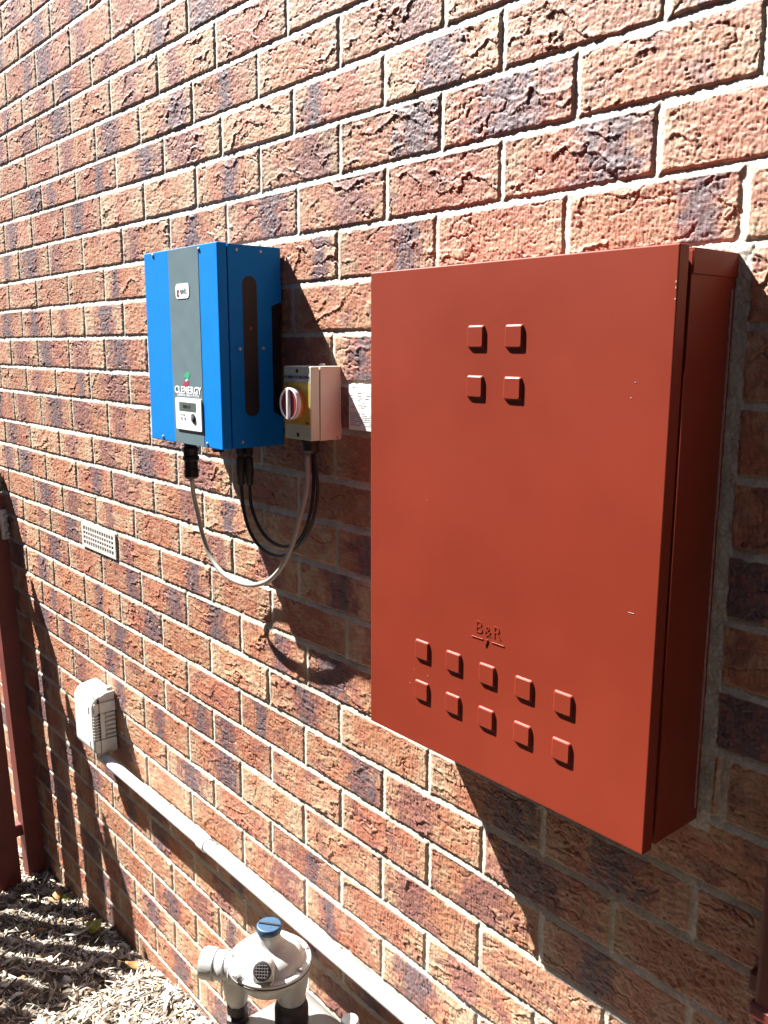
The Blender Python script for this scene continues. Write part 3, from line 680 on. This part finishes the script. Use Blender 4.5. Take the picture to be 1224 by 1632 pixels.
    b = B(); lathe(b, (.8480, -.082, -.756), (0, 0, 1), [(.024, 0), (.022, .018), (.0165, .030), (.0165, .052), (.0145, .056)], 28); obj('connector', b, 'white', mt, True, 40)
    b = B(); tube(b, [(.8480, -.082, -1.0), (.8480, -.082, -1.25)], .014, 16, 1); obj('riser', b, 'collar', mt, True)
regulator()

# ------------------------------------------------------------------ fence / gate on the left
def fence():
    t = thing('picket_fence', 'dark red-brown picket fence panel meeting the brick wall', 'fence', (-.965, 0, -1.36))
    x_at = lambda z: -1.13-.12*z
    def leanbox(bm, y0, y1, z0, z1, tx, bev=.002, off=0):
        t_ = bmesh.new(); bmesh.ops.create_cube(t_, size=1)
        for v in t_.verts:
            z = z0 if v.co.z < 0 else z1; v.co = Vector((x_at(z)+off+(0 if v.co.x > 0 else -tx), y0 if v.co.y < 0 else y1, z))
        bmesh.ops.bevel(t_, geom=t_.edges[:], offset=bev, segments=2, affect='EDGES')
        me = bpy.data.meshes.new('t'); t_.to_mesh(me); t_.free(); bm.from_mesh(me); bpy.data.meshes.remove(me)
    b = B(); leanbox(b, -.066, -.007, -1.40, -.012, .060); ps = obj('post', b, 'fence', t)
    b = B(); leanbox(b, -.070, -.003, -.012, .070, .066, .012); bmesh.ops.subdivide_edges(b, edges=b.edges[:], cuts=2)
    for v in b.verts: v.co += Vector((pnv(v.co, 1), pnv(v.co, 2), pnv(v.co, 3)))*.008
    obj('post_cap', b, 'cap', ps, True)
    # hinge
    b = B(); leanbox(b, -.030, -.006, -.160, -.060, .012, .002, .012)
    for z in (-.08, -.11, -.14): lathe(b, (x_at(z)+.010, -.012, z), (1, 0, 0), [(.007, 0), (.007, .010), (.004, .013)], 10)
    obj('hinge', b, 'galv', t)
    for i in range(13):
        y1 = -.092-.105*i; b = B(); leanbox(b, y1-.076, y1, -1.385 if i == 0 else -1.34, .0, .020)
        obj('picket', b, 'fence', t)
    for z in (-1.190, -.14):
        b = B(); leanbox(b, -1.46, -.066, z, z+.040, .038, .002, -.021); obj('rail', b, 'fence', t)
def pnv(c, k): return float(pn(np.array([c.x*60+k*9.1+c.y*31]), np.array([c.z*60+k*5.3]))[0])
fence()

# ------------------------------------------------------------------ duct at the right edge
t = thing('drain_pipe', 'dark maroon painted downpipe at the right edge below the meter box', 'pipe', (1.57, -.03, -1.0))
b = B(); box(b, 1.545, 1.625, -.056, -.018, -1.05, -.066, .006, 3); obj('pipe', b, 'fence', t, True, 40)
b = B(); box(b, 1.518, 1.64, -.014, .003, -.262, -.236, .003, 1); box(b, 1.541, 1.629, -.059, -.014, -.258, -.240, .003, 1); obj('bracket', b, 'fence', t)

# ------------------------------------------------------------------ leaves
def leaf(name, label, m, c, L, Wd, rz, rx, ry, curl):
    b = B(); n = 9; rows = []
    for i in range(n):
        s = i/(n-1); w = Wd*math.sin(math.pi*min(.97, max(.03, s))**.85)*.5
        rows.append([b.verts.new((s*L-L/2, k*w, curl*((s-.5)**2*4*L*.3+abs(k)*w*.5)+th)) for k, th in ((-1, 0), (0, 0), (1, 0), (1, .0006), (0, .0006), (-1, .0006))])
    for a, c_ in zip(rows, rows[1:]):
        for k in range(6): b.faces.new((a[k], a[(k+1) % 6], c_[(k+1) % 6], c_[k]))
    b.faces.new(rows[0]); b.faces.new(rows[-1][::-1])
    tube(b, [(-L/2, 0, curl*L*.3), (-L*.5-L*.28, 0, curl*L*.3+.004)], .0007, 6, 1)
    bmesh.ops.transform(b, matrix=Matrix.Translation(c) @ Matrix.Rotation(rz, 4, 'Z') @ Matrix.Rotation(rx, 4, 'X') @ Matrix.Rotation(ry, 4, 'Y'), verts=b.verts)
    tag(obj(name, b, m, None, True), label, 'leaf', 'fallen leaves on the mulch')
leaf('fallen_leaf', 'yellow-green fallen leaf against the foot of the wall', 'leafy', (-.43, -.040, -1.245), .085, .045, .4, .5, -.5, 1)
leaf('fallen_leaf', 'pale buff leaf lying just left of the yellow-green one', 'leafw', (-.45, -.085, -1.250), .085, .024, 1.2, -.3, -.25, .6)
leaf('fallen_leaf', 'orange-brown leaf on the striped mulch near the fence', 'leafo', (-.735, -.060, -1.295), .075, .030, -.6, -.4, -.1, .8)
leaf('fallen_leaf', 'small green leaf at the wall foot near the fence', 'leafg', (-.725, -.028, -1.300), .045, .022, .3, .3, 0, .5)
leaf('fallen_leaf', 'orange leaf lying out from the wall on the sunlit mulch edge', 'leafo', (-.17, -.035, -1.222), .07, .025, .9, .2, .1, .7)


# ------------------------------------------------------------------ unseen house wall across the passage, added to block sky light
t = thing('added_house_wall', 'unseen dark board wall added across the passage to block sky light', 'light blocker', (0, -3.1, -1.3))
b = B()
for i in range(34):
    z = -1.5+i*.155
    prism(b, [(-9, -3.10, z), (-9, -3.075, z), (-9, -3.092, z+.158), (-9, -3.10, z+.158)], (18, 0, 0))
box(b, -9, 9, -3.4, -3.101, -1.5, 3.76)
obj('blocker_wall', b, 'board', t)
b = B(); box(b, -9.1, 9.1, -3.6, -2.72, 3.77, 3.80); obj('blocker_soffit', b, 'board', t)
b = B(); box(b, -9.1, 9.1, -2.72, -2.60, 3.72, 3.83, .01, 2); obj('blocker_gutter', b, 'galv', t)
t = thing('added_gate_screen', 'unseen dark board screen added behind the camera to block light', 'gate', (3.4, -1.5, -1.2))  # unseen screen added to keep light off the shaded right-hand sides
b = B()
for i in range(28):
    y = -3.06+i*.105; box(b, 3.4, 3.42, y, y+.098, -1.25, 1.49)
obj('blocker_boards', b, 'charcoal', t)
for z in (-.9, 0, .8):
    b = B(); box(b, 3.421, 3.46, -3.06, -.06, z, z+.09); obj('rail', b, 'charcoal', t)

t = thing('added_roof_screen', 'unseen flat roof added behind the camera to block sky light', 'roof', (3.4, -1.5, 1.6))  # unseen roof added to shut out sky behind the camera
b = B(); box(b, 2.25, 6.5, -3.05, -.02, 1.62, 1.66); obj('blocker_sheet', b, 'charcoal', t)
for x in (2.3, 3.8, 5.3):
    b = B(); box(b, x, x+.05, -3.05, -.02, 1.50, 1.619); obj('blocker_rafter', b, 'charcoal', t)

# ------------------------------------------------------------------ unseen dark cabinet just right of frame, added to cut bounced light
t = thing('added_dark_cabinet', 'unseen tall dark cabinet added right of the meter box to cut bounced light', 'water heater', (2.05, -.17, -1.0))
b = B(); box(b, 1.82, 2.28, -.335, -.004, -1.0, .78, .012, 3); obj('cabinet', b, 'charcoal', t, True, 30)
b = B(); box(b, 1.87, 2.23, -.343, -.336, -.9, .6, .003, 1); obj('blocker_panel', b, 'charcoal', t)
